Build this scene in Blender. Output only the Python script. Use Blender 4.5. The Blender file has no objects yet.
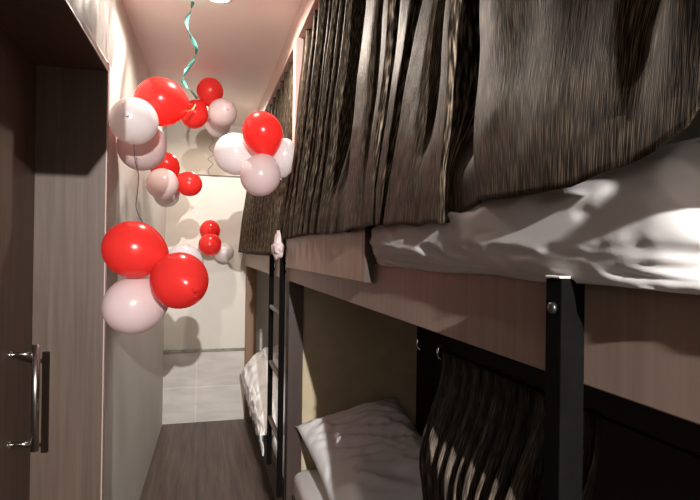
import bpy, bmesh, math, random
from mathutils import Vector, Matrix, noise as mnoise

random.seed(7)
sc = bpy.context.scene
COL = sc.collection
PI = math.pi
CAMH = 1.5
CEIL = 2.605

# ------------------------------------------------------------------ camera
YAW, PITCH, ROLL = math.radians(15.4), math.radians(0.22), math.radians(0.8)
cam_d = bpy.data.cameras.new('camera')
cam = bpy.data.objects.new('camera', cam_d)
COL.objects.link(cam)
CAMROT = Matrix.Rotation(-YAW, 3, 'Z') @ Matrix.Rotation(PI / 2 + PITCH, 3, 'X') @ Matrix.Rotation(ROLL, 3, 'Z')
cam.matrix_world = Matrix.Translation((0, 0, CAMH)) @ CAMROT.to_4x4()
cam_d.sensor_width = 36
FPX = 540.0
cam_d.lens = FPX * 36 / 700
cam_d.clip_start = 0.02
sc.camera = cam


def at(px, py, y):
    """point of the room at depth y (along the corridor) seen at photo pixel px, py"""
    d = CAMROT @ Vector(((px - 350) / FPX, (250 - py) / FPX, -1))
    return Vector((0, 0, CAMH)) + d * (y / d.y)


# ------------------------------------------------------------------ materials
def mat(name):
    m = bpy.data.materials.new(name)
    m.use_nodes = True
    nt = m.node_tree
    b = nt.nodes['Principled BSDF']
    return m, nt, b


def nn(nt, kind, **kw):
    n = nt.nodes.new(kind)
    for k, v in kw.items():
        if k in n.inputs:
            n.inputs[k].default_value = v
        else:
            setattr(n, k, v)
    return n


def plain(name, col, rough=0.5, metal=0.0, mott=0.06, scale=6.0, spec=0.5, bump=0.0, bscale=80.0):
    m, nt, b = mat(name)
    tc = nn(nt, 'ShaderNodeTexCoord')
    no = nn(nt, 'ShaderNodeTexNoise', Scale=scale, Detail=4.0)
    nt.links.new(tc.outputs['Object'], no.inputs['Vector'])
    r = nn(nt, 'ShaderNodeValToRGB')
    r.color_ramp.elements[0].position = 0.3
    r.color_ramp.elements[1].position = 0.7
    r.color_ramp.elements[0].color = [c * (1 - mott) for c in col] + [1]
    r.color_ramp.elements[1].color = [min(1, c * (1 + mott)) for c in col] + [1]
    nt.links.new(no.outputs['Fac'], r.inputs['Fac'])
    nt.links.new(r.outputs['Color'], b.inputs['Base Color'])
    b.inputs['Roughness'].default_value = rough
    b.inputs['Metallic'].default_value = metal
    b.inputs['Specular IOR Level'].default_value = spec
    if bump:
        n2 = nn(nt, 'ShaderNodeTexNoise', Scale=bscale, Detail=3.0)
        nt.links.new(tc.outputs['Object'], n2.inputs['Vector'])
        bp = nn(nt, 'ShaderNodeBump', Strength=bump, Distance=0.002)
        nt.links.new(n2.outputs['Fac'], bp.inputs['Height'])
        nt.links.new(bp.outputs['Normal'], b.inputs['Normal'])
    return m


def wood(name, c1, c2, axis='Z', rough=0.45, freq=40.0, spec=0.4):
    m, nt, b = mat(name)
    tc = nn(nt, 'ShaderNodeTexCoord')
    mp = nn(nt, 'ShaderNodeMapping')
    s = [freq, freq, freq]
    s['XYZ'.index(axis)] = freq * 0.035
    mp.inputs['Scale'].default_value = s
    nt.links.new(tc.outputs['Object'], mp.inputs['Vector'])
    no = nn(nt, 'ShaderNodeTexNoise', Scale=1.0, Detail=5.0, Roughness=0.6)
    nt.links.new(mp.outputs['Vector'], no.inputs['Vector'])
    r = nn(nt, 'ShaderNodeValToRGB')
    r.color_ramp.elements[0].position = 0.3
    r.color_ramp.elements[1].position = 0.72
    r.color_ramp.elements[0].color = list(c1) + [1]
    r.color_ramp.elements[1].color = list(c2) + [1]
    nt.links.new(no.outputs['Fac'], r.inputs['Fac'])
    nt.links.new(r.outputs['Color'], b.inputs['Base Color'])
    b.inputs['Roughness'].default_value = rough
    b.inputs['Specular IOR Level'].default_value = spec
    return m


def floor_mat():
    m, nt, b = mat('laminate_planks')
    tc = nn(nt, 'ShaderNodeTexCoord')
    mp = nn(nt, 'ShaderNodeMapping')
    mp.inputs['Rotation'].default_value = (0, 0, PI / 2)
    nt.links.new(tc.outputs['Object'], mp.inputs['Vector'])
    br = nn(nt, 'ShaderNodeTexBrick', Scale=1.0)
    br.offset = 0.37
    br.inputs['Brick Width'].default_value = 1.2
    br.inputs['Row Height'].default_value = 0.13
    br.inputs['Mortar Size'].default_value = 0.0012
    br.inputs['Color1'].default_value = (0.125, 0.09, 0.077, 1)
    br.inputs['Color2'].default_value = (0.102, 0.075, 0.064, 1)
    br.inputs['Mortar'].default_value = (0.06, 0.045, 0.04, 1)
    nt.links.new(mp.outputs['Vector'], br.inputs['Vector'])
    mp2 = nn(nt, 'ShaderNodeMapping')
    mp2.inputs['Scale'].default_value = (30, 1.6, 1)
    nt.links.new(tc.outputs['Object'], mp2.inputs['Vector'])
    no = nn(nt, 'ShaderNodeTexNoise', Scale=1.0, Detail=6.0, Roughness=0.65, Distortion=0.4)
    nt.links.new(mp2.outputs['Vector'], no.inputs['Vector'])
    r = nn(nt, 'ShaderNodeValToRGB')
    r.color_ramp.elements[0].position = 0.32
    r.color_ramp.elements[1].position = 0.7
    r.color_ramp.elements[0].color = (0.55, 0.53, 0.52, 1)
    r.color_ramp.elements[1].color = (1.25, 1.22, 1.2, 1)
    nt.links.new(no.outputs['Fac'], r.inputs['Fac'])
    mx = nn(nt, 'ShaderNodeMix', data_type='RGBA', blend_type='MULTIPLY')
    mx.inputs[0].default_value = 1.0
    nt.links.new(br.outputs['Color'], mx.inputs[6])
    nt.links.new(r.outputs['Color'], mx.inputs[7])
    nt.links.new(mx.outputs[2], b.inputs['Base Color'])
    b.inputs['Roughness'].default_value = 0.5
    b.inputs['Specular IOR Level'].default_value = 0.35
    return m


def tile_mat():
    m, nt, b = mat('pale_wall_tiles')
    tc = nn(nt, 'ShaderNodeTexCoord')
    sp = nn(nt, 'ShaderNodeSeparateXYZ')
    nt.links.new(tc.outputs['Object'], sp.inputs[0])
    ax = nn(nt, 'ShaderNodeMath', operation='ADD')
    ax.inputs[1].default_value = 3.026
    nt.links.new(sp.outputs['X'], ax.inputs[0])
    cb = nn(nt, 'ShaderNodeCombineXYZ')
    nt.links.new(ax.outputs[0], cb.inputs[0])
    nt.links.new(sp.outputs['Z'], cb.inputs[1])
    br = nn(nt, 'ShaderNodeTexBrick', Scale=1.0)
    br.offset = 0.0
    br.inputs['Brick Width'].default_value = 0.6
    br.inputs['Row Height'].default_value = 0.305
    br.inputs['Mortar Size'].default_value = 0.003
    br.inputs['Color1'].default_value = (0.63, 0.60, 0.55, 1)
    br.inputs['Color2'].default_value = (0.61, 0.58, 0.53, 1)
    br.inputs['Mortar'].default_value = (0.78, 0.75, 0.69, 1)
    nt.links.new(cb.outputs[0], br.inputs['Vector'])
    mp2 = nn(nt, 'ShaderNodeMapping')
    mp2.inputs['Scale'].default_value = (3, 3, 14)
    mp2.inputs['Rotation'].default_value = (0, 0.25, 0)
    nt.links.new(tc.outputs['Object'], mp2.inputs['Vector'])
    no = nn(nt, 'ShaderNodeTexNoise', Scale=1.0, Detail=6.0, Distortion=0.6)
    nt.links.new(mp2.outputs['Vector'], no.inputs['Vector'])
    r = nn(nt, 'ShaderNodeValToRGB')
    r.color_ramp.elements[0].position = 0.35
    r.color_ramp.elements[0].color = (0.88, 0.87, 0.86, 1)
    r.color_ramp.elements[1].position = 0.6
    r.color_ramp.elements[1].color = (1.03, 1.03, 1.02, 1)
    nt.links.new(no.outputs['Fac'], r.inputs['Fac'])
    mx = nn(nt, 'ShaderNodeMix', data_type='RGBA', blend_type='MULTIPLY')
    mx.inputs[0].default_value = 1.0
    nt.links.new(br.outputs['Color'], mx.inputs[6])
    nt.links.new(r.outputs['Color'], mx.inputs[7])
    nt.links.new(mx.outputs[2], b.inputs['Base Color'])
    b.inputs['Roughness'].default_value = 0.35
    return m


def curtain_mat(name, dark, light, metal=0.25, rough=0.42, gain=1.0):
    """dark slub weave: fine vertical shiny threads of uneven length"""
    m, nt, b = mat(name)
    tc = nn(nt, 'ShaderNodeTexCoord')
    mp = nn(nt, 'ShaderNodeMapping')
    mp.inputs['Scale'].default_value = (420, 420, 22)
    nt.links.new(tc.outputs['UV'], mp.inputs['Vector'])
    no = nn(nt, 'ShaderNodeTexNoise', Scale=1.0, Detail=1.5, Roughness=0.6)
    nt.links.new(mp.outputs['Vector'], no.inputs['Vector'])
    mp.inputs['Scale'].default_value = (1100, 24, 1)
    r = nn(nt, 'ShaderNodeValToRGB')
    r.color_ramp.elements[0].position = 0.44
    r.color_ramp.elements[0].color = list(dark) + [1]
    r.color_ramp.elements[1].position = 0.66
    r.color_ramp.elements[1].color = list(light) + [1]
    e = r.color_ramp.elements.new(0.55)
    e.color = [(a * 0.72 + c * 0.28) for a, c in zip(dark, light)] + [1]
    nt.links.new(no.outputs['Fac'], r.inputs['Fac'])
    nt.links.new(r.outputs['Color'], b.inputs['Base Color'])
    b.inputs['Metallic'].default_value = metal
    b.inputs['Roughness'].default_value = rough
    b.inputs['Sheen Weight'].default_value = 0.0
    b.inputs['Specular IOR Level'].default_value = 0.06
    b.inputs['Sheen Roughness'].default_value = 0.4
    bp = nn(nt, 'ShaderNodeBump', Strength=0.5, Distance=0.0012)
    nt.links.new(no.outputs['Fac'], bp.inputs['Height'])
    nt.links.new(bp.outputs['Normal'], b.inputs['Normal'])
    return m


def balloon_mat(name, col, trans, mixf):
    m, nt, b = mat(name)
    tc = nn(nt, 'ShaderNodeTexCoord')
    no = nn(nt, 'ShaderNodeTexNoise', Scale=9.0, Detail=2.0)
    nt.links.new(tc.outputs['Object'], no.inputs['Vector'])
    r = nn(nt, 'ShaderNodeValToRGB')
    r.color_ramp.elements[0].color = [c * 0.95 for c in col] + [1]
    r.color_ramp.elements[1].color = list(col) + [1]
    nt.links.new(no.outputs['Fac'], r.inputs['Fac'])
    nt.links.new(r.outputs['Color'], b.inputs['Base Color'])
    b.inputs['Roughness'].default_value = 0.22
    b.inputs['Specular IOR Level'].default_value = 0.45
    t = nn(nt, 'ShaderNodeBsdfTranslucent')
    t.inputs['Color'].default_value = list(trans) + [1]
    mx = nn(nt, 'ShaderNodeMixShader')
    mx.inputs['Fac'].default_value = mixf
    nt.links.new(b.outputs[0], mx.inputs[1])
    nt.links.new(t.outputs[0], mx.inputs[2])
    out = nt.nodes['Material Output']
    nt.links.new(mx.outputs[0], out.inputs['Surface'])
    return m


def film_mat():
    m, nt, b = mat('clear_plastic_film')
    b.inputs['Base Color'].default_value = (0.42, 0.41, 0.42, 1)
    b.inputs['Roughness'].default_value = 0.25
    tc = nn(nt, 'ShaderNodeTexCoord')
    mp = nn(nt, 'ShaderNodeMapping')
    mp.inputs['Scale'].default_value = (6, 30, 5)
    mp.inputs['Rotation'].default_value = (0.6, 0, 0)
    nt.links.new(tc.outputs['Object'], mp.inputs['Vector'])
    no = nn(nt, 'ShaderNodeTexNoise', Scale=1.0, Detail=4.0, Distortion=0.8)
    nt.links.new(mp.outputs['Vector'], no.inputs['Vector'])
    r = nn(nt, 'ShaderNodeValToRGB')
    r.color_ramp.elements[0].position = 0.35
    r.color_ramp.elements[0].color = (0.6, 0.6, 0.6, 1)
    r.color_ramp.elements[1].position = 0.75
    r.color_ramp.elements[1].color = (0.95, 0.95, 0.95, 1)
    nt.links.new(no.outputs['Fac'], r.inputs['Fac'])
    tr = nn(nt, 'ShaderNodeBsdfTransparent')
    tr.inputs['Color'].default_value = (0.95, 0.95, 0.96, 1)
    tl = nn(nt, 'ShaderNodeBsdfTranslucent')
    tl.inputs['Color'].default_value = (0.55, 0.54, 0.55, 1)
    m1 = nn(nt, 'ShaderNodeMixShader')
    m1.inputs['Fac'].default_value = 0.4
    nt.links.new(b.outputs[0], m1.inputs[1])
    nt.links.new(tl.outputs[0], m1.inputs[2])
    m2 = nn(nt, 'ShaderNodeMixShader')
    nt.links.new(r.outputs['Color'], m2.inputs['Fac'])
    nt.links.new(tr.outputs[0], m2.inputs[1])
    nt.links.new(m1.outputs[0], m2.inputs[2])
    nt.links.new(m2.outputs[0], nt.nodes['Material Output'].inputs['Surface'])
    return m


def emit_mat(name, col, strength):
    m, nt, b = mat(name)
    b.inputs['Base Color'].default_value = (0.9, 0.9, 0.88, 1)
    b.inputs['Emission Color'].default_value = list(col) + [1]
    b.inputs['Emission Strength'].default_value = strength
    return m


M = {}
M['wall'] = plain('cream_wall_paint', (0.70, 0.67, 0.61), 0.75, mott=0.03, scale=2.0, spec=0.2)
M['wall_l'] = plain('pale_side_wall_paint', (0.68, 0.65, 0.60), 0.7, mott=0.04, scale=3.0, spec=0.25)
M['upper'] = plain('greyish_upper_wall', (0.47, 0.42, 0.36), 0.75, mott=0.03, scale=2.0, spec=0.2)
M['ceil'] = plain('ceiling_paint', (0.93, 0.85, 0.82), 0.6, mott=0.02, scale=2.0, spec=0.3)
M['floor'] = floor_mat()
M['tile'] = tile_mat()
M['strip'] = plain('brushed_trim_metal', (0.23, 0.22, 0.19), 0.35, 0.8, 0.25, 30)
M['darktrim'] = plain('dark_joint', (0.10, 0.08, 0.06), 0.6)
M['door'] = wood('door_veneer', (0.070, 0.045, 0.032), (0.112, 0.076, 0.055), 'Z', 0.5, 60)
M['edge'] = plain('pink_beige_edge_band', (0.42, 0.30, 0.27), 0.45)
M['rail'] = wood('rail_laminate', (0.32, 0.222, 0.175), (0.42, 0.297, 0.238), 'Z', 0.42, 70, 0.5)
M['board'] = wood('guard_board_laminate', (0.235, 0.145, 0.10), (0.44, 0.28, 0.20), 'Z', 0.38, 45, 0.5)
M['post'] = wood('dark_post_wood', (0.030, 0.017, 0.013), (0.052, 0.031, 0.025), 'Z', 0.5, 50)
M['brown'] = wood('brown_end_post_wood', (0.15, 0.085, 0.05), (0.27, 0.165, 0.10), 'Z', 0.5, 25)
M['beam'] = plain('pink_beam_paint', (0.60, 0.45, 0.39), 0.5, mott=0.04)
M['panel'] = plain('olive_headboard', (0.50, 0.41, 0.27), 0.7, mott=0.08, scale=14, spec=0.2)
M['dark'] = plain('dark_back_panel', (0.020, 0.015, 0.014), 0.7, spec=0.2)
M['black'] = plain('black_painted_steel', (0.004, 0.0035, 0.0035), 0.8, 0.0, 0.2, 40, 0.05)
M['rung'] = plain('worn_rung_steel', (0.20, 0.16, 0.14), 0.4, 0.5)
M['bolt'] = plain('dark_bolt_metal', (0.13, 0.125, 0.12), 0.35, 0.9)
M['steel'] = plain('brushed_steel', (0.42, 0.39, 0.36), 0.28, 1.0, 0.1, 60)
M['chrome'] = plain('bright_steel', (0.75, 0.73, 0.70), 0.15, 1.0)
M['sheet'] = plain('white_sheet', (0.80, 0.77, 0.75), 0.75, mott=0.02, scale=8, spec=0.2, bump=0.06, bscale=300)
M['pillow'] = plain('white_pillowcase', (0.80, 0.78, 0.78), 0.75, mott=0.02, scale=8, spec=0.2, bump=0.2, bscale=300)
M['duvet'] = plain('white_duvet', (0.84, 0.83, 0.82), 0.75, mott=0.03, scale=9, spec=0.2)
M['pink'] = plain('pale_pink_cloth', (0.82, 0.68, 0.65), 0.8, mott=0.05, scale=30, spec=0.1)
M['curtain'] = curtain_mat('brown_slub_curtain', (0.012, 0.0085, 0.0062), (0.225, 0.170, 0.118), 0.40, 0.48)
M['lowcurtain'] = curtain_mat('dark_lower_curtain', (0.018, 0.013, 0.011), (0.20, 0.155, 0.115), 0.2, 0.5)
M['red'] = balloon_mat('red_latex', (0.88, 0.05, 0.042), (0.95, 0.07, 0.05), 0.42)
M['white'] = balloon_mat('white_latex', (0.84, 0.80, 0.80), (0.85, 0.78, 0.77), 0.35)
M['blush'] = balloon_mat('blush_latex', (0.82, 0.66, 0.65), (0.85, 0.66, 0.64), 0.35)
M['teal'] = plain('teal_foil_ribbon', (0.10, 0.42, 0.36), 0.22, 0.6)
M['gold'] = plain('gold_foil_ribbon', (0.75, 0.52, 0.22), 0.25, 0.7)
M['string'] = plain('grey_string', (0.06, 0.052, 0.05), 0.7)
M['film'] = film_mat()
M['lamp'] = emit_mat('lamp_diffuser', (1.0, 0.95, 0.88), 30)
M['white_plastic'] = plain('white_plastic', (0.75, 0.73, 0.70), 0.4)

# ------------------------------------------------------------------ mesh helpers
def new_bm():
    return bmesh.new()


def box(bm, a, b, bev=0.0):
    x0, y0, z0 = a
    x1, y1, z1 = b
    ge = bmesh.ops.create_cube(bm, size=1.0)
    vs = ge['verts']
    for v in vs:
        v.co = Vector((x0 + (v.co.x + .5) * (x1 - x0), y0 + (v.co.y + .5) * (y1 - y0), z0 + (v.co.z + .5) * (z1 - z0)))
    if bev:
        es = list({e for v in vs for e in v.link_edges})
        bmesh.ops.bevel(bm, geom=es, offset=bev, segments=2, affect='EDGES', profile=0.5)
    return bm


def tube(bm, pts, r, n=10, cap=True):
    pts = [Vector(p) for p in pts]
    rings = []
    up = Vector((0, 0, 1))
    t0 = (pts[1] - pts[0]).normalized()
    nrm = t0.cross(up)
    if nrm.length < 1e-3:
        nrm = t0.cross(Vector((1, 0, 0)))
    nrm.normalize()
    for i, p in enumerate(pts):
        t = (pts[min(i + 1, len(pts) - 1)] - pts[max(i - 1, 0)]).normalized()
        nrm = (nrm - t * nrm.dot(t)).normalized()
        bi = t.cross(nrm)
        rr = r[i] if isinstance(r, (list, tuple)) else r
        rings.append([bm.verts.new(p + (nrm * math.cos(2 * PI * k / n) + bi * math.sin(2 * PI * k / n)) * rr) for k in range(n)])
    for a, b in zip(rings, rings[1:]):
        for k in range(n):
            bm.faces.new((a[k], a[(k + 1) % n], b[(k + 1) % n], b[k]))
    if cap:
        bm.faces.new(rings[0][::-1])
        bm.faces.new(rings[-1])
    return bm


def grid(bm, nu, nv, fn, uvs=None):
    """fn(i/nu, j/nv) -> point ; writes uv (uvs(u,v) metres) """
    uvl = bm.loops.layers.uv.verify()
    vs = [[bm.verts.new(fn(i / nu, j / nv)) for j in range(nv + 1)] for i in range(nu + 1)]
    for i in range(nu):
        for j in range(nv):
            f = bm.faces.new((vs[i][j], vs[i + 1][j], vs[i + 1][j + 1], vs[i][j + 1]))
            if uvs:
                for lp, (a, b) in zip(f.loops, ((i, j), (i + 1, j), (i + 1, j + 1), (i, j + 1))):
                    lp[uvl].uv = uvs(a / nu, b / nv)
    return vs


def lathe(bm, prof, n=24, axis=None):
    """prof: list of (r, z)"""
    rings = []
    for r, z in prof:
        if r < 1e-6:
            rings.append([bm.verts.new((0, 0, z))])
        else:
            rings.append([bm.verts.new((r * math.cos(2 * PI * k / n), r * math.sin(2 * PI * k / n), z)) for k in range(n)])
    for a, b in zip(rings, rings[1:]):
        for k in range(n):
            k2 = (k + 1) % n
            if len(a) == 1 and len(b) == 1:
                continue
            if len(a) == 1:
                bm.faces.new((a[0], b[k2], b[k]))
            elif len(b) == 1:
                bm.faces.new((a[k], a[k2], b[0]))
            else:
                bm.faces.new((a[k], a[k2], b[k2], b[k]))
    return bm


def obj(name, bm, material, parent=None, smooth=False, solid=0.0, sub=0):
    bmesh.ops.recalc_face_normals(bm, faces=bm.faces[:])
    me = bpy.data.meshes.new(name)
    bm.to_mesh(me)
    bm.free()
    me.materials.append(material)
    if smooth:
        for p in me.polygons:
            p.use_smooth = True
    o = bpy.data.objects.new(name, me)
    COL.objects.link(o)
    if parent is not None:
        o.parent = parent
    if solid:
        md = o.modifiers.new('solid', 'SOLIDIFY')
        md.thickness = solid
        md.offset = 0
    if sub:
        md = o.modifiers.new('sub', 'SUBSURF')
        md.levels = sub
        md.render_levels = sub
    return o


def tag(o, label=None, cat=None, group=None, kind=None):
    if label:
        o['label'] = label
    if cat:
        o['category'] = cat
    if group:
        o['group'] = group
    if kind:
        o['kind'] = kind
    return o


def empty(name, loc=(0, 0, 0), label=None, cat=None, group=None, rz=0.0):
    o = bpy.data.objects.new(name, None)
    COL.objects.link(o)
    o.location = loc
    o.rotation_euler = (0, 0, rz)
    o.empty_display_size = 0.05
    return tag(o, label, cat, group)


def bx(name, a, b, m, parent=None, bev=0.0):
    return obj(name, box(new_bm(), a, b, bev), m, parent)


def struct(o, label, cat):
    return tag(o, label, cat, None, 'structure')


def nz(x, y=0.0, z=0.0):
    return mnoise.noise(Vector((x, y, z)))


def lerp_tab(tab, x):
    if x <= tab[0][0]:
        return tab[0][1]
    for (a, va), (b, vb) in zip(tab, tab[1:]):
        if x <= b:
            t = (x - a) / (b - a)
            t = t * t * (3 - 2 * t) if False else t
            return va + (vb - va) * t
    return tab[-1][1]


def sstep(t):
    t = max(0, min(1, t))
    return t * t * (3 - 2 * t)


# ------------------------------------------------------------------ room shell
YB = 4.90            # back wall
LROT = -math.radians(1.4)
LORG = (-0.42, 0, 0)   # the left wall's plane passes here, turned by LROT
XR = 1.06            # wall behind the bunks

struct(bx('floor', (-1.0, -3.7, -0.08), (1.3, YB + 0.15, 0.0), M['floor']), 'dark grey-brown wood plank floor of the narrow corridor', 'floor')
struct(bx('ceiling', (-1.0, -3.7, CEIL), (1.3, YB + 0.15, CEIL + 0.08), M['ceil']), 'pinkish white ceiling above the corridor', 'ceiling')
struct(bx('wall_back', (-1.0, YB, 0.0), (1.3, YB + 0.12, CEIL), M['wall']), 'cream end wall of the corridor', 'wall')
struct(bx('wall_right', (XR, -3.7, 0.0), (XR + 0.12, YB, CEIL), M['wall']), 'wall behind the bunk beds', 'wall')
# left wall (own mesh, turned a little): openings for the door
DJ = 2.095     # far jamb of the doorway (distance along left wall)
DN = 0.20      # near jamb, unseen, moved out so the rear lamp reaches the door
DH = 2.135     # head of the doorway
bm = new_bm()
box(bm, (-0.34, DJ + 0.022, 0), (0, 5.1, CEIL))
box(bm, (-0.34, DN - 0.022, DH + 0.022), (0, DJ + 0.022, CEIL))
wl = obj('wall_left', bm, M['wall_l'])
wl.location = LORG
wl.rotation_euler = (0, 0, LROT)
struct(wl, 'pale long wall on the left of the corridor', 'wall')

wl2 = bx('wall_left_near', (-0.34, -3.7, 0), (0, DN - 0.022, CEIL), M['door'])  # unseen stretch, given door wood to warm and dim the bounced light
wl2.location = LORG
wl2.rotation_euler = (0, 0, LROT)
struct(wl2, 'unseen near part of the left wall, made dark wood to warm and lower the bounce light', 'wall')
hb = bx('shade_box', (0.0, DN - 0.022, DH - 0.06), (0.19, 1.02, CEIL), M['door'])  # unseen box, added to cast the shade high on the far jamb
hb.location = LORG
hb.rotation_euler = (0, 0, LROT)
struct(hb, 'unseen box added over the near half of the doorway to shade the far jamb', 'shade box')

# deep doorway lining in dark veneer
bm = new_bm()
box(bm, (-0.235, DJ, 0.0), (0.036, DJ + 0.022, DH), 0.001)
box(bm, (-0.235, DN - 0.022, 0.0), (0.036, DN, DH), 0.001)
box(bm, (-0.235, DN - 0.022, DH), (0.036, DJ + 0.022, DH + 0.022), 0.001)
t1 = obj('trim_1', bm, M['door'])
t1.location = LORG
t1.rotation_euler = (0, 0, LROT)
struct(t1, 'dark wood lining of the deep doorway on the left', 'door frame')
bm = new_bm()
box(bm, (0.036, DJ - 0.004, 0.0), (0.040, DJ + 0.022, DH + 0.03))
box(bm, (0.036, DN - 0.022, DH - 0.002), (0.040, DJ - 0.004, DH + 0.022))
eb = obj('edge_band', bm, M['edge'], t1)

dr = bx('door_1', (-0.232, 1.12, 0.006), (-0.192, DJ - 0.002, DH - 0.003), M['door'])
dr.location = LORG
dr.rotation_euler = (0, 0, LROT)
struct(dr, 'dark wood door with a steel bar pull, set deep in the left wall', 'door')
d2 = bx('added_leaf', (-0.232, DN + 0.003, 0.006), (-0.192, 1.116, DH - 0.003), M['door'])  # unseen second leaf, added to fill the opening widened for light
d2.location = LORG
d2.rotation_euler = (0, 0, LROT)
struct(d2, 'added unseen door leaf, filling the opening widened to let light onto the door', 'door')
HY = 1.885
HZ0, HZ1 = 0.865, 1.196
bm = new_bm()
tube(bm, [(-0.119, HY, HZ0), (-0.119, HY, HZ1)], 0.0118, 20)
dh = obj('door_handle', bm, M['steel'], dr, True)
for hz in (HZ0 + 0.024, HZ1 - 0.028):
    bm = new_bm()
    tube(bm, [(-0.193, HY, hz), (-0.121, HY, hz)], 0.0065, 14)
    tube(bm, [(-0.193, HY, hz), (-0.188, HY, hz)], 0.011, 14)
    obj('handle_standoff', bm, M['chrome'], dh, True)

# back wall trim: tiles, metal strip, joint line
struct(bx('trim_2', (-0.36, YB - 0.008, 0.0), (XR, YB, 0.61), M['tile']), 'pale grey wall tiles at the foot of the end wall', 'wall tiles')
struct(bx('trim_3', (-0.33, YB - 0.014, 0.608), (0.44, YB, 0.634), M['strip'], bev=0.002), 'dark metal edge strip above the wall tiles', 'trim')
struct(bx('trim_4', (-0.33, YB - 0.006, 2.150), (0.44, YB, 2.160), M['darktrim']), 'thin dark joint line high on the end wall', 'trim')
struct(bx('trim_8', (-0.36, YB - 0.005, 2.160), (XR, YB, CEIL), M['upper']), 'greyish upper band of the end wall, above the joint line', 'wall band')
# beam under the ceiling above the bunk curtains
struct(bx('trim_5', (0.41, -3.58, 2.475), (0.455, YB, CEIL), M['beam'], bev=0.002), 'pinkish beam under the ceiling over the bunk curtains', 'beam')

struct(bx('trim_6', (0.400, 2.43, 1.475), (0.450, 2.49, 2.475), M['beam'], bev=0.002), 'pinkish upright between the two bunk curtains', 'post')
# ------------------------------------------------------------------ ceiling downlights
def downlight(x, y, label, power, cone, blend, col=(1.0, 0.89, 0.78), aim=None):
    root = empty('ceiling_light', (x, y, CEIL), label, 'ceiling light', 'recessed ceiling lights')
    bm = new_bm()
    lathe(bm, [(0.046, 0.0), (0.058, -0.001), (0.060, -0.005), (0.050, -0.007), (0.044, -0.004), (0.043, 0.0)], 32)
    obj('bezel', bm, M['white_plastic'], root, True)
    bm = new_bm()
    lathe(bm, [(0.0, -0.0035), (0.044, -0.0030), (0.044, 0.0), (0.0, 0.0)], 32)
    obj('diffuser', bm, M['lamp'], root)
    ld = bpy.data.lights.new('lamp', 'SPOT')
    ld.energy = power
    ld.color = col
    ld.spot_size = math.radians(cone)
    ld.spot_blend = blend
    ld.shadow_soft_size = 0.02
    lo = bpy.data.objects.new('lamp', ld)
    COL.objects.link(lo)
    lo.parent = root
    lo.location = (0, 0, -0.012)
    if aim:
        lo.rotation_euler = (Vector(aim) - Vector((x, y, CEIL))).to_track_quat('-Z', 'Y').to_euler()
    return root


downlight(0.057, 2.42, 'glaring round ceiling light at the top edge, above the teal ribbon', 23, 165, 0.35)
downlight(0.13, 4.15, 'far ceiling light hidden behind the balloons touching the ceiling', 19, 165, 0.35)
downlight(0.04, -2.9, 'ceiling light behind the viewer, over the near end of the corridor', 820, 48, 0.45, (1.0, 0.97, 0.95), (0.12, 0.9, 1.42))

# ------------------------------------------------------------------ near bunk
nb = empty('bunk_bed', (0.72, 1.05, 0), 'near bunk bed with black steel post and lit wooden guard board', 'bunk bed', 'bunk beds along the right side')


def pbx(parent, name, a, b, m, bev=0.0):
    L = parent.location
    return bx(name, [a[i] - L[i] for i in range(3)], [b[i] - L[i] for i in range(3)], m, parent, bev)


FX = 0.375
pbx(nb, 'bed_rail', (FX, -0.6, 1.369), (FX + 0.022, 2.50, 1.473), M['rail'], 0.0015)
pbx(nb, 'guard_board', (0.352, 1.155, 1.432), (FX, 2.31, 1.562), M['board'], 0.0015)
ge = pbx(nb, 'guard_board_end', (0.3525, 1.1535, 1.4325), (FX, 1.1555, 1.5615), M['post'])
tag(ge, 'dark end edge of the guard board')
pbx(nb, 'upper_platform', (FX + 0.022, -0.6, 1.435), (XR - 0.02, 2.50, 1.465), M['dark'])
pbx(nb, 'lower_platform', (FX + 0.06, -0.6, 0.30), (XR - 0.02, 2.42, 0.34), M['post'])
pbx(nb, 'lower_rail', (FX + 0.035, -0.6, 0.22), (FX + 0.06, 2.42, 0.40), M['post'], 0.0015)
pbx(nb, 'headboard', (0.455, 2.50, 0.0), (XR - 0.02, 2.54, 1.435), M['panel'])
pbx(nb, 'post', (0.384, 2.42, 0.0), (0.452, 2.495, 1.435), M['post'], 0.002)
pbx(nb, 'light_block_panel', (FX + 0.03, -0.60, 0.0), (XR - 0.02, -0.57, 2.47), M['post'])  # unseen end panel, added to keep the rear lamp out of the bunk
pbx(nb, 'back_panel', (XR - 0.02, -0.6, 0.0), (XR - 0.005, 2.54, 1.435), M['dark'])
sp = pbx(nb, 'steel_post', (0.347, 0.463, 0.0), (FX, 0.489, 1.476), M['black'], 0.0015)
tag(sp, 'black square steel post')
bm = new_bm()
L = nb.location
b0 = Vector((0.347, 0.476, 1.446)) - L
lathe(bm, [(0.0, 0.004), (0.004, 0.0042), (0.0058, 0.003), (0.0062, 0.0), (0.0, 0.0)], 16)
for v in bm.verts:
    v.co = Vector((-v.co.z, v.co.y, v.co.x)) + b0
obj('bolt', bm, M['bolt'], sp, True)
bm = new_bm()
for k in range(3):
    a = Vector((0.344 + 0.008 * k, 0.462 + 0.004 * k, 1.4765))
    box(bm, [a[i] - L[i] for i in range(3)], [a[0] - L[0] + 0.013, a[1] - L[1] + 0.024, a[2] - L[2] + 0.0025], 0.0008)
obj('end_cap', bm, M['white_plastic'], sp)

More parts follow.
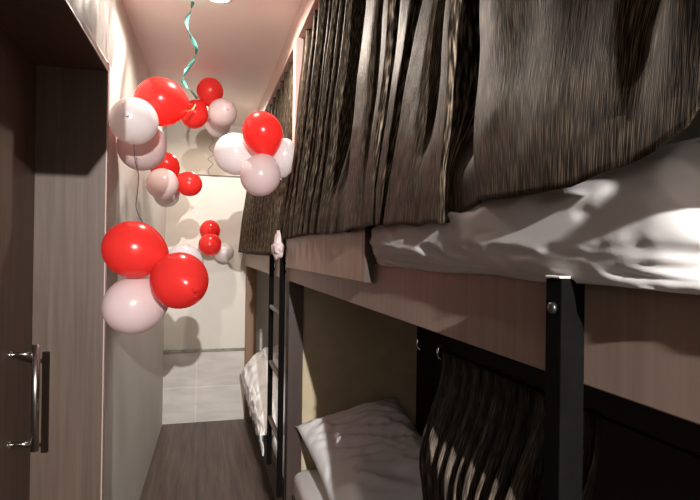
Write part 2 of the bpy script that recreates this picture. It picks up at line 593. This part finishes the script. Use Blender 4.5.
# ------------------------------------------------------------------ far bunk
fb = empty('bunk_bed', (0.72, 3.7, 0), 'far bunk bed with brown end post, against the end wall', 'bunk bed', 'bunk beds along the right side')
pbx(fb, 'bed_rail', (FX, 2.505, 1.369), (FX + 0.022, YB - 0.02, 1.473), M['rail'], 0.0015)
pbx(fb, 'upper_platform', (FX + 0.022, 2.55, 1.435), (XR - 0.02, YB - 0.02, 1.465), M['post'])
pbx(fb, 'lower_platform', (FX + 0.03, 2.56, 0.30), (XR - 0.02, YB - 0.10, 0.34), M['post'])
pbx(fb, 'lower_rail', (FX + 0.01, 2.56, 0.22), (FX + 0.03, YB - 0.10, 0.40), M['post'], 0.0015)
pbx(fb, 'end_post', (0.385, YB - 0.10, 0.0), (0.475, YB - 0.02, 1.435), M['brown'], 0.002)

# ------------------------------------------------------------------ ladder
ld = empty('bunk_ladder', (0.362, 2.655, 0), 'black steel ladder hooked on the bed rail between the two bunks', 'ladder')
LZ0, LZ1 = 0.38, 1.485
for yy in (2.46, 2.85):
    pbx(ld, 'side_rail', (0.347, yy - 0.012, LZ0), (0.371, yy + 0.012, LZ1), M['black'], 0.002)
    for bz in (1.44, 1.40):
        pbx(ld, 'bracket', (0.369, yy - 0.010, bz), (0.3755, yy + 0.010, bz + 0.012), M['black'])
for rz in (0.63, 0.92, 1.21):
    pbx(ld, 'rung', (0.349, 2.472, rz - 0.009), (0.369, 2.838, rz + 0.009), M['rung'], 0.003)

# ------------------------------------------------------------------ mattresses, sheet, pillows
def rbox(name, a, b, m, parent=None, bev=0.03):
    o = obj(name, box(new_bm(), a, b, 0), m, parent, True)
    md = o.modifiers.new('bev', 'BEVEL')
    md.width = bev
    md.segments = 4
    return o


tag(rbox('mattress', (0.40, -0.55, 1.466), (XR - 0.03, 2.40, 1.540), M['sheet']), 'upper mattress of the near bunk, under the rumpled white sheet', 'mattress')

SHEET = [(0.62, 0.1055), (0.50, 0.1055), (0.42, 0.1040), (0.385, 0.098), (0.362, 0.080), (0.352, 0.050), (0.349, 0.015), (0.355, -0.012), (0.360, -0.028)]


def sheet_pt(u, v):
    y = -0.5 + u * 1.648
    k = v * (len(SHEET) - 1)
    i = min(int(k), len(SHEET) - 2)
    t = k - i
    x = SHEET[i][0] * (1 - t) + SHEET[i + 1][0] * t
    z = SHEET[i][1] * (1 - t) + SHEET[i + 1][1] * t
    # diagonal rumples on the overhang
    s = v * 0.42
    w = sstep((v - 0.28) / 0.3)
    d = nz(y * 3.2 + s * 6, s * 9 - y * 2.0, 1.3) * 0.013
    q = nz(y * 9 + s * 22, s * 16 - y * 7, 4.0)
    d += (0.5 - abs(q)) * 0.008 - 0.003
    q2 = nz(y * 21 + s * 34, s * 30 - y * 17, 9.0)
    d += (0.4 - abs(q2)) * 0.0012
    x -= d * w
    z += nz(y * 5, s * 8, 2.0) * 0.004 * (1 - w) + d * 0.3 * (1 - w)
    x = max(x, 0.3475)
    # scalloped hem
    if v > 0.85:
        z += (v - 0.85) / 0.15 * nz(y * 6, 0.4, 7) * 0.006
    nr = sstep((0.36 - y) / 0.08)
    z -= 0.062 * nr * (1 - sstep((v - 0.45) / 0.4))
    x += 0.03 * nr * (1 - sstep((v - 0.8) / 0.2))
    # rounded, tucked end by the guard board
    e = max(0, (u - 0.93) / 0.07)
    if e > 0:
        e = 1 - math.sqrt(max(0, 1 - e * e))
        zc = 0.04
        z = z + (zc - z) * 0.35 * e
        x = x + e * 0.020
    return Vector((x, y, CAMH + z))


bm = new_bm()
grid(bm, 300, 90, sheet_pt)
tag(obj('bed_sheet', bm, M['sheet'], None, True, 0.0025), 'rumpled white sheet spilling over the rail of the upper near bunk', 'bed sheet')


def pillow_bm(w, l, h, seed, crease=1.0, flange=0.018):
    bm = new_bm()
    n = 56

    def f(sgn):
        def g(u, v):
            a, b = u * 2 - 1, v * 2 - 1
            sa = math.copysign(abs(a) ** 0.9, a)
            sb = math.copysign(abs(b) ** 0.9, b)
            # sides pulled inwards between the pointed corners
            x = sa * w / 2 * (1 - 0.07 * (1 - b * b))
            y = sb * l / 2 * (1 - 0.09 * (1 - a * a))
            ea = max(0, 1 - abs(a) ** 2.6)
            eb = max(0, 1 - abs(b) ** 2.6)
            e = (ea * eb) ** 0.55
            wr = nz(a * 1.6 + seed, b * 1.6, sgn) * 0.16
            ang = math.atan2(b, a)
            q = nz(a * 2.0 + b * 5.5 + seed, b * 1.5 - a * 1.2, seed * 1.7 + sgn)
            q2 = nz(a * 4.0 - b * 9.0 + seed, a * 3.0, seed * 0.7)
            wr += crease * ((0.4 - abs(q)) * 0.16 + (0.35 - abs(q2)) * 0.07)
            z = sgn * h / 2 * e * (1 + wr)
            rim = 0.006 * nz(a * 7 + seed, b * 7, 3) * (1 - e)
            return Vector((x, y, z + rim))
        return g
    grid(bm, n, n, f(1))
    grid(bm, n, n, f(-1))
    bmesh.ops.remove_doubles(bm, verts=bm.verts[:], dist=0.0008)
    return bm


def place_axes(o, centre, ex, ey):
    ex = Vector(ex).normalized()
    ey = Vector(ey)
    ey = (ey - ex * ey.dot(ex)).normalized()
    ez = ex.cross(ey)
    m = Matrix((ex, ey, ez)).transposed().to_4x4()
    m.translation = centre
    o.matrix_world = m


# lower near bunk
tag(rbox('mattress', (0.418, -0.5, 0.345), (XR - 0.03, 2.46, 0.50), M['sheet'], None, 0.035), 'lower mattress of the near bunk in a white sheet, under the pillow', 'mattress')
p = obj('pillow', pillow_bm(0.49, 0.63, 0.21, 3.1, 2.2), M['pillow'], None, True)
place_axes(p, (0.685, 2.09, 0.668), (1.0, 0.03, 0.20), (-0.02, 0.94, 0.34))
tag(p, 'half-lit white pillow leaning on the olive headboard of the lower near bunk', 'pillow')

# upper near bunk: pillow bulging out from under the curtain
p = obj('pillow', pillow_bm(0.40, 0.52, 0.13, 8.4, 0.7), M['pillow'], None, True)
place_axes(p, (0.552, 0.064, 1.605), (0.99, 0, 0.10), (0, 1, 0))
tag(p, 'bright white pillow on the upper near bunk, cut off by the right edge', 'pillow')

# far lower bunk
tag(rbox('mattress', (0.40, 2.58, 0.345), (XR - 0.03, YB - 0.14, 0.47), M['sheet'], None, 0.03), 'lower mattress of the far bunk, under the piled white duvet', 'mattress')


def duvet_pt(u, v):
    y = 3.02 + u * 1.55
    prof = [(1.0, 0.475), (0.80, 0.62), (0.62, 0.70), (0.48, 0.68), (0.385, 0.60), (0.345, 0.53), (0.340, 0.46), (0.350, 0.42), (0.355, 0.39)]
    k = v * (len(prof) - 1)
    i = min(int(k), len(prof) - 2)
    t = k - i
    x = prof[i][0] * (1 - t) + prof[i + 1][0] * t
    z = prof[i][1] * (1 - t) + prof[i + 1][1] * t
    env = min(1, u / 0.10) * min(1, (1 - u) / 0.12)
    env = math.sqrt(max(env, 0))
    z = 0.475 + (z - 0.475) * env if z > 0.475 else z
    hump = 0.62 + 0.5 * sstep((u - 0.35) / 0.4) - 0.25 * sstep((u - 0.85) / 0.15)
    z = 0.475 + (z - 0.475) * hump if z > 0.475 else z
    x += (0.5 - abs(nz(y * 5, v * 6, 2))) * -0.035 * sstep(v * 2) + 0.008
    z += (0.4 - abs(nz(y * 7 + v * 3, v * 9, 5))) * 0.05 * env
    if v > 0.9:
        z += nz(y * 12, 1, 1) * 0.05 - 0.02
    return Vector((x, y, z))


bm = new_bm()
grid(bm, 150, 70, duvet_pt)
tag(obj('duvet', bm, M['duvet'], None, True, 0.006), 'white duvet piled on the lower far bunk and spilling into the corridor', 'duvet')

# pale pink cloth bunched at the top of the ladder
bm = new_bm()
bmesh.ops.create_icosphere(bm, subdivisions=5, radius=1.0)
for v in bm.verts:
    d = v.co.copy()
    q = 1 + 0.22 * nz(d.x * 2.2, d.y * 2.2, d.z * 2.2 + 3) + 0.14 * (0.4 - abs(nz(d.x * 5, d.y * 5, d.z * 1.6)))
    tp = 0.75 + 0.25 * -d.z if d.z > 0 else 1.0
    v.co = Vector((d.x * 0.026 * q * tp, d.y * 0.075 * q * tp, d.z * 0.062 * q))
o = obj('cloth', bm, M['pink'], None, True)
o.location = (0.324, 2.372, 1.527)
tag(o, 'small pale pink cloth bunched on the bed rail at the top of the ladder', 'cloth')

# ------------------------------------------------------------------ curtains
HEM = [(-0.6, 0.13), (-0.10, 0.13), (0.02, 0.15), (0.10, 0.19), (0.20, 0.20), (0.27, 0.150), (0.307, 0.092), (0.335, 0.080), (0.391, 0.0725), (0.433, 0.064), (0.518, 0.063), (0.61, 0.066), (0.68, 0.058), (0.73, 0.044), (0.85, 0.047), (1.06, 0.056), (1.10, 0.054), (1.27, 0.048), (1.87, 0.056), (2.3, 0.05)]
# ridges of the folds: centre, half width, height
RIDGES = [(2.26, .030, .9), (2.172, .022, .75), (2.095, .024, .95), (1.985, .028, 1.0), (1.87, .026, .85), (1.775, .028, .95), (1.66, .030, .9), (1.545, .036, .95), (1.41, .034, .5)]
# broad folds: from, to, height at both sides and the dip between
BROAD = [(0.735, 0.985, 0.95, 1.0, 0.30), (1.022, 1.040, 0.85, 0.85, 0.0), (1.062, 1.240, 0.95, 1.0, 0.22)]
LEAN = [(0.20, 0.0), (0.45, 0.05), (0.61, 0.13), (0.735, 0.04), (0.985, -0.12), (1.02, -0.04), (1.05, 0.04), (1.24, 0.055), (1.5, 0.02), (1.8, 0.0), (2.3, 0.06)]


def fold(y):
    """0 = deep valley, 1 = ridge standing out to the corridor"""
    if y < 0.625:
        e = sstep((0.625 - y) / 0.016)
        und = 0.05 * math.sin((y - 0.3) * 34) + 0.04 * math.sin((y - 0.1) * 57)
        big = -0.35 * math.exp(-((y - 0.355) / 0.022) ** 2) - 0.35 * math.exp(-((y - 0.235) / 0.03) ** 2)
        return e * max(0, 0.88 + und + big)
    p = 0.0
    for c, w, h in RIDGES:
        d = (y - c) / w
        p = max(p, h * math.exp(-d * d * 1.2))
    for a, b, h0, h1, dip in BROAD:
        ed = 0.016
        q = sstep((y - a + ed) / ed) * sstep((b + ed - y) / ed)
        if q > 0:
            t = (y - a) / (b - a)
            q *= h0 + (h1 - h0) * t - dip * math.exp(-((t - 0.38) / 0.13) ** 2)
            p = max(p, q)
    return p


def near_curtain(u, v):
    # u: along the rail (finer near the viewer), v: hem to top
    ym = -0.45 + 2.77 * (u ** 1.25)
    # gathered at the top: fold lines lean a little
    hem = lerp_tab(HEM, ym)
    z = hem + v * (1.03 - hem)
    zz = z - 0.05
    lean = lerp_tab(LEAN, ym) * min(1.5, zz / 0.47)
    base = 0.337 + 0.088 * sstep(zz / 0.98) * 0.6 + 0.088 * 0.4 * (zz / 0.98)
    f = fold(ym + 0.006 * nz(z * 3.5, ym * 2, 1))
    near = sstep((1.25 - ym) / 0.5)
    amp_mid = 0.085 + 0.010 * near
    hem_amp = 0.013 + 0.016 * sstep((ym - 1.08) / 0.1)
    base -= 0.010 * sstep((ym - 1.08) / 0.1) * (1 - sstep(zz / 0.3))
    amp = hem_amp + (amp_mid - hem_amp) * sstep((zz - 0.05) / 0.20)
    if ym > 1.2:
        amp *= 0.6 + 0.4 * sstep(zz / 0.40)
    x = base + (1 - f) * amp
    # broad soft wrinkles
    x += 0.006 * nz(ym * 6, z * 5, 3) * sstep(zz / 0.1) + 0.0008 * nz(ym * 30 + z * 9, z * 16, 6)
    if ym < 0.68:
        x += -0.010 * sstep((0.68 - ym) / 0.1) * sstep((0.35 - zz) / 0.3) * 0.6
        x += 0.005 * (abs(nz(ym * 9 + z * 5, z * 5 - ym * 3, 12))) * sstep(zz / 0.1)
    if ym < 0.30:  # unseen folds, bulged to break the rear lamp's light into streaks
        k = sstep((0.30 - ym) / 0.08)
        g = sstep(0.42 + 2.8 * nz(ym * 6.0, z * 6.5, 3)) * (0.35 + 0.65 * sstep((ym + 0.14) / 0.1))
        x -= k * (0.046 * g) * (1 - 0.5 * sstep((zz - 0.45) / 0.3))
    y = ym + lean 
    z += 0.004 * nz(ym * 14, 2.0, 8) * (1 - v)
    return Vector((x, y, CAMH + z))


bm = new_bm()
grid(bm, 900, 120, near_curtain, lambda u, v: (-0.45 + 2.77 * (u ** 1.25), v))
tag(obj('curtain', bm, M['curtain'], None, True, 0.0016), 'big shimmering dark brown curtain over the upper near bunk, over the guard board', 'curtain', 'bunk bed curtains')


def far_curtain(u, v):
    ym = 2.63 + u * 2.2
    z = -0.018 + v * (1.0)
    hem_x = 0.345 - 0.035 * sstep(u)
    base = hem_x + (0.425 - hem_x) * (0.5 * v + 0.5 * sstep(v))
    ph = ym * 2 * PI / 0.17 + 0.9 * nz(ym * 2, 0, 5)
    f = (0.5 + 0.5 * math.sin(ph)) ** 1.6
    amp = 0.016 + 0.065 * sstep(v / 0.2)
    x = base + (1 - f) * amp + 0.005 * nz(ym * 6, z * 4, 9)
    z += 0.006 * nz(ym * 5, 0, 2) * (1 - v)
    return Vector((x, ym, CAMH + z))


bm = new_bm()
grid(bm, 360, 50, far_curtain, lambda u, v: (u * 3.2, v))
tag(obj('curtain', bm, M['curtain'], None, True, 0.0016), 'dark brown curtain of the upper far bunk, behind the white and red balloons', 'curtain', 'bunk bed curtains')

# curtain rods hidden under the beam
for (y0, y1, lb) in ((-0.55, 2.44, 'thin dark rod carrying the big curtain of the near bunk'), (2.56, YB - 0.02, 'thin dark rod carrying the curtain of the far bunk')):
    bm = new_bm()
    tube(bm, [(0.452, y0, 2.535), (0.452, y1, 2.535)], 0.006, 10)
    tag(obj('curtain_rod', bm, M['black'], None, True), lb, 'curtain rod')


# lower curtain, pushed together behind the rail
def low_curtain(u, v):
    ym = 0.575 + u * 0.455
    z = -0.20 - v * 0.95
    drop = v * 0.95
    lean = (0.05 - 0.30 * u) * sstep((drop - 0.02) / 0.4)      # folds swing toward the viewer as they fall
    ph = ym * 2 * PI / 0.040 + 1.3 * nz(ym * 7, 0, 4) + 0.3 * nz(ym * 3, z * 2, 8)
    s = 0.5 + 0.5 * math.sin(ph)
    f = s ** 1.6
    bulge = sstep((drop - 0.02 - 0.05 * nz(ym * 18, 0, 2)) / 0.20)
    x = 0.478 - 0.066 * bulge + (1 - f) * (0.018 + 0.048 * bulge)
    x += 0.006 * nz(ym * 8, z * 5, 1)
    return Vector((x, ym + lean * 0.35, CAMH + z))


bm = new_bm()
grid(bm, 420, 80, low_curtain, lambda u, v: (u * 1.6, v))
tag(obj('curtain', bm, M['lowcurtain'], None, True, 0.0016), 'dark brown gathered curtain of the lower near bunk, under the bed rail', 'curtain', 'bunk bed curtains')
bm = new_bm()
tube(bm, [(0.478, -0.5, 1.302), (0.478, 0.8, 1.302), (0.478, 1.130, 1.302)], 0.002, 8)
tag(obj('curtain_wire', bm, M['black'], None, True), 'thin curtain wire stretched below the rail of the near bunk', 'wire')
for (yy, lb) in ((1.016, 'pale curtain hook at the end of the gathered lower curtain'), (1.125, 'small curtain hook on the wire, beside the headboard edge')):
    bm = new_bm()
    pts = [(0.478, yy, 1.302 + 0.008), (0.470, yy, 1.306), (0.468, yy, 1.298), (0.472, yy, 1.288), (0.478, yy, 1.284)]
    tube(bm, pts, 0.0028, 8)
    tag(obj('curtain_hook', bm, M['chrome'], None, True), lb, 'hook', 'curtain hooks on the wire')

# ------------------------------------------------------------------ plastic film over the doorway
def film_pt(u, v):
    y = 0.9 + u * (DJ + 0.035 - 0.9)
    z = DH + 0.012 + v * (CEIL - DH - 0.012)
    x = 0.046 + 0.010 * (0.5 - abs(nz(y * 7 + z * 5, z * 6 - y * 4, 1))) + 0.012 * nz(y * 3, z * 3, 4) * v
    return Vector((x, y, z))


bm = new_bm()
grid(bm, 70, 30, film_pt)


def film2_pt(u, v):
    z = 0.02 + v * (DH - 0.01)
    wdt = 0.10 + 0.035 * nz(z * 1.6, 1, 1)
    y = DJ + 0.026 + u * wdt * (1 - 0.5 * sstep((z - 1.4) / 0.6))
    x = 0.040 - u * 0.032 + 0.010 * abs(nz(z * 3, u * 2.0, 3)) * (u * (1.2 - u) * 3)
    return Vector((x, y, z))


grid(bm, 16, 80, film2_pt)
fo = obj('plastic_sheet', bm, M['film'], None, True)
fo.location = LORG
fo.rotation_euler = (0, 0, LROT)
tag(fo, 'crinkled clear plastic sheet hanging over the doorway on the left', 'plastic sheet')

# ------------------------------------------------------------------ balloons
def balloon_prof(R, stretch):
    pr = []
    n = 30
    for k in range(n + 1):
        t = PI * k / n
        c, s = math.cos(t), math.sin(t)
        if c >= 0:
            pr.append((R * s, R * c * stretch))
        else:
            q = -c
            pr.append((R * s * (1 - 0.10 * q * q) + 0.006 * (R / 0.1) * (q ** 14), -R * stretch * (q * 1.06 + 0.07 * q ** 6)))
    pr[0] = (0, R * stretch)
    pr[-1] = (0, pr[-1][1])
    return pr


def balloon(px, py, rpx, y, colour, label, neck, group, stretch=1.05):
    c = at(px, py, y)
    depth = y * math.cos(YAW) + c.x * math.sin(YAW)
    R = rpx * depth / FPX
    nd = Vector(neck).normalized()
    bm = new_bm()
    lathe(bm, balloon_prof(R, stretch), 40)
    o = obj('balloon', bm, M[colour], None, True)
    zb = -R * stretch * 1.13
    bm = new_bm()
    k = R / 0.1
    lathe(bm, [(0.0, zb + 0.006 * k), (0.006 * k, zb + 0.004 * k), (0.0065 * k, zb - 0.001 * k), (0.0042 * k, zb - 0.005 * k), (0.0095 * k, zb - 0.013 * k), (0.0085 * k, zb - 0.0145 * k), (0.0, zb - 0.008 * k)], 16)
    obj('knot', bm, M[colour], o, True)
    o.rotation_mode = 'QUATERNION'
    o.rotation_quaternion = (-nd).to_track_quat('Z', 'Y')
    o.location = c
    return tag(o, label, 'balloon', group)


G = 'red, white and blush balloons hung in the corridor'
# upper left bunch
balloon(160.5, 102, 24.0, 2.40, 'red', 'large red balloon at upper left, behind the white balloon with a dark knot', (0.95, -0.25, -0.1), G)
balloon(134.0, 121, 23.3, 2.22, 'white', 'large white balloon at upper left with its dark knot facing the viewer', (-0.12, -1, -0.02), G, 1.0)
balloon(142.0, 146.5, 23.5, 2.46, 'blush', 'blush balloon half hidden below the white balloon with the dark knot', (0.2, 0.5, 0.8), G)
# bunch against the ceiling
balloon(210, 91.5, 13.0, 3.45, 'red', 'red balloon touching the ceiling, topmost of the small bunch under it', (0, -0.2, -1), G)
balloon(194, 114.5, 13.6, 3.45, 'red', 'red balloon at the end of the teal ribbon, left in the ceiling bunch', (0.5, 0, 0.8), G)
balloon(222.5, 113, 14.2, 3.34, 'blush', 'small blush balloon with visible knot at the front of the ceiling bunch', (0.25, -1, 0.05), G, 1.0)
balloon(218, 124, 12.5, 3.53, 'white', 'brightly lit white balloon peeking out below the blush one near the ceiling', (0.0, 0.3, 1), G)
# middle left bunch
balloon(165, 167.0, 14.3, 3.28, 'red', 'red balloon behind the small blush one, left bunch at mid height', (0.2, -0.2, -1), G)
balloon(162.5, 184, 15.6, 3.10, 'blush', 'blush balloon at the front of the small left bunch at mid height', (0.3, 0.8, 0.1), G, 1.0)
balloon(189, 184, 12.3, 3.22, 'red', 'small red balloon on the right side of the left bunch at mid height', (-1, 0, 0.2), G)
balloon(166.5, 194.0, 12.7, 3.29, 'white', 'white balloon peeking out under the blush one of the left bunch', (0, 0.3, 1), G)
# bunch in front of the far curtain
balloon(262.5, 133, 20.0, 2.325, 'red', 'red balloon on top of the bunch beside the dark curtains', (0.35, 0.1, -1), G, 1.08)
balloon(236, 154, 20.8, 2.47, 'white', 'white balloon on the left of the bunch beside the dark curtains', (1, 0.2, -0.1), G)
balloon(260.5, 175.5, 20.0, 2.325, 'blush', 'blush balloon at the bottom of the bunch beside the dark curtains', (0.3, 0.2, 1), G)
balloon(284, 157, 13.6, 2.385, 'white', 'white balloon half hidden behind the edge of the big brown curtain', (-0.1, 0.2, -1), G, 1.36)
# big lower left bunch
balloon(134, 249.5, 28.5, 1.95, 'red', 'large red balloon on top of the low bunch by the doorway', (1.0, -0.35, -0.25), G, 1.08)
balloon(179.5, 280.5, 28.3, 1.86, 'red', 'large red balloon at the front right of the low bunch by the doorway', (0.45, -0.9, -0.2), G, 1.02)
balloon(135, 305, 28.6, 1.99, 'blush', 'large blush white balloon at the bottom of the low bunch by the doorway', (0.9, 0.3, 0.3), G, 1.08)
balloon(184, 264, 19.0, 2.10, 'white', 'white balloon almost hidden behind the front red one of the low bunch', (0.2, -0.3, -1), G)
# far bunch by the end wall
balloon(210, 230.5, 10.0, 4.74, 'red', 'upper small red balloon of the far bunch by the end wall', (0, 0.2, -1), G)
balloon(210, 244.5, 11.0, 4.60, 'red', 'lower small red balloon of the far bunch by the end wall', (0.5, 0.5, 0.4), G)
balloon(223.5, 252.5, 9.8, 4.76, 'white', 'small white balloon of the far bunch by the end wall', (-1, 0.1, 0.4), G)


# ribbons and strings
def ribbon(name, pts, w, m, label, turns, cat='ribbon'):
    P = [Vector(p) for p in pts]
    bm = new_bm()
    n = 90

    def spl(t):
        k = t * (len(P) - 1)
        i = min(int(k), len(P) - 2)
        f = k - i
        p0, p1, p2, p3 = P[max(i - 1, 0)], P[i], P[i + 1], P[min(i + 2, len(P) - 1)]
        return 0.5 * ((2 * p1) + (p2 - p0) * f + (2 * p0 - 5 * p1 + 4 * p2 - p3) * f * f + (3 * p1 - p0 - 3 * p2 + p3) * f ** 3)
    prev = None
    for k in range(n + 1):
        t = k / n
        c = spl(t)
        a = turns * 2 * PI * t
        d = (spl(min(1, t + 0.01)) - spl(max(0, t - 0.01))).normalized()
        s = Vector((math.cos(a), math.sin(a), 0.2))
        s = (s - d * s.dot(d)).normalized() * (w / 2)
        row = (bm.verts.new(c - s), bm.verts.new(c + s))
        if prev:
            bm.faces.new((prev[0], prev[1], row[1], row[0]))
        prev = row
    return tag(obj(name, bm, m, None, True, 0.0006), label, cat)


RY = 2.50
pp = [(193, 0), (191.5, 9), (186.5, 21), (189.5, 34), (196, 47), (195.5, 57), (188, 68), (182.5, 78), (185.5, 85), (192, 92), (197.5, 99)]
pts = [at(a, b, RY + 0.05 * math.sin(i * 1.3)) for i, (a, b) in enumerate(pp)]
pts[0].z = CEIL
ribbon('ribbon', pts, 0.016, M['teal'], 'curled teal foil ribbon hanging from the ceiling beside the light', 2.6)
pts = [at(a, b, 2.36) for a, b in ((184, 108.5), (187, 111), (192, 109.5), (196, 104.5))]
ribbon('ribbon', pts, 0.008, M['gold'], 'short gold ribbon at the knot of the large upper left red balloon', 0.6)


def string(pl, y, r, label, wob=0.0):
    pts = [at(a, b, y + wob * math.sin(k * 2.1)) for k, (a, b) in enumerate(pl)]
    bm = new_bm()
    dense = []
    for i in range(len(pts) - 1):
        p0, p1, p2, p3 = pts[max(i - 1, 0)], pts[i], pts[i + 1], pts[min(i + 2, len(pts) - 1)]
        for q in range(6):
            f = q / 6
            dense.append(0.5 * ((2 * p1) + (p2 - p0) * f + (2 * p0 - 5 * p1 + 4 * p2 - p3) * f * f + (3 * p1 - p0 - 3 * p2 + p3) * f ** 3))
    dense.append(pts[-1])
    tube(bm, dense, r, 6)
    return tag(obj('string', bm, M['string'], None, True), label, 'string')


string([(134, 144), (135, 160), (138.5, 175), (137.5, 192), (136, 206), (139, 216), (142.5, 222)], 2.20, 0.0022, 'thin grey string hanging under the upper left balloons')
string([(211, 137), (213, 142), (209, 148), (214, 154), (208, 159), (213, 164), (208, 170), (211, 176)], 3.50, 0.0016, 'thin curled string dangling below the ceiling bunch of balloons', 0.01)

# ------------------------------------------------------------------ look
w = bpy.data.worlds.new('world')
sc.world = w
w.use_nodes = True
w.node_tree.nodes['Background'].inputs['Color'].default_value = (1.0, 0.85, 0.72, 1)
w.node_tree.nodes['Background'].inputs['Strength'].default_value = 1.3
sc.view_settings.view_transform = 'Standard'
sc.view_settings.look = 'None'
sc.view_settings.gamma = 1.0
sc.view_settings.use_curve_mapping = False
sc.view_settings.exposure = 1.05
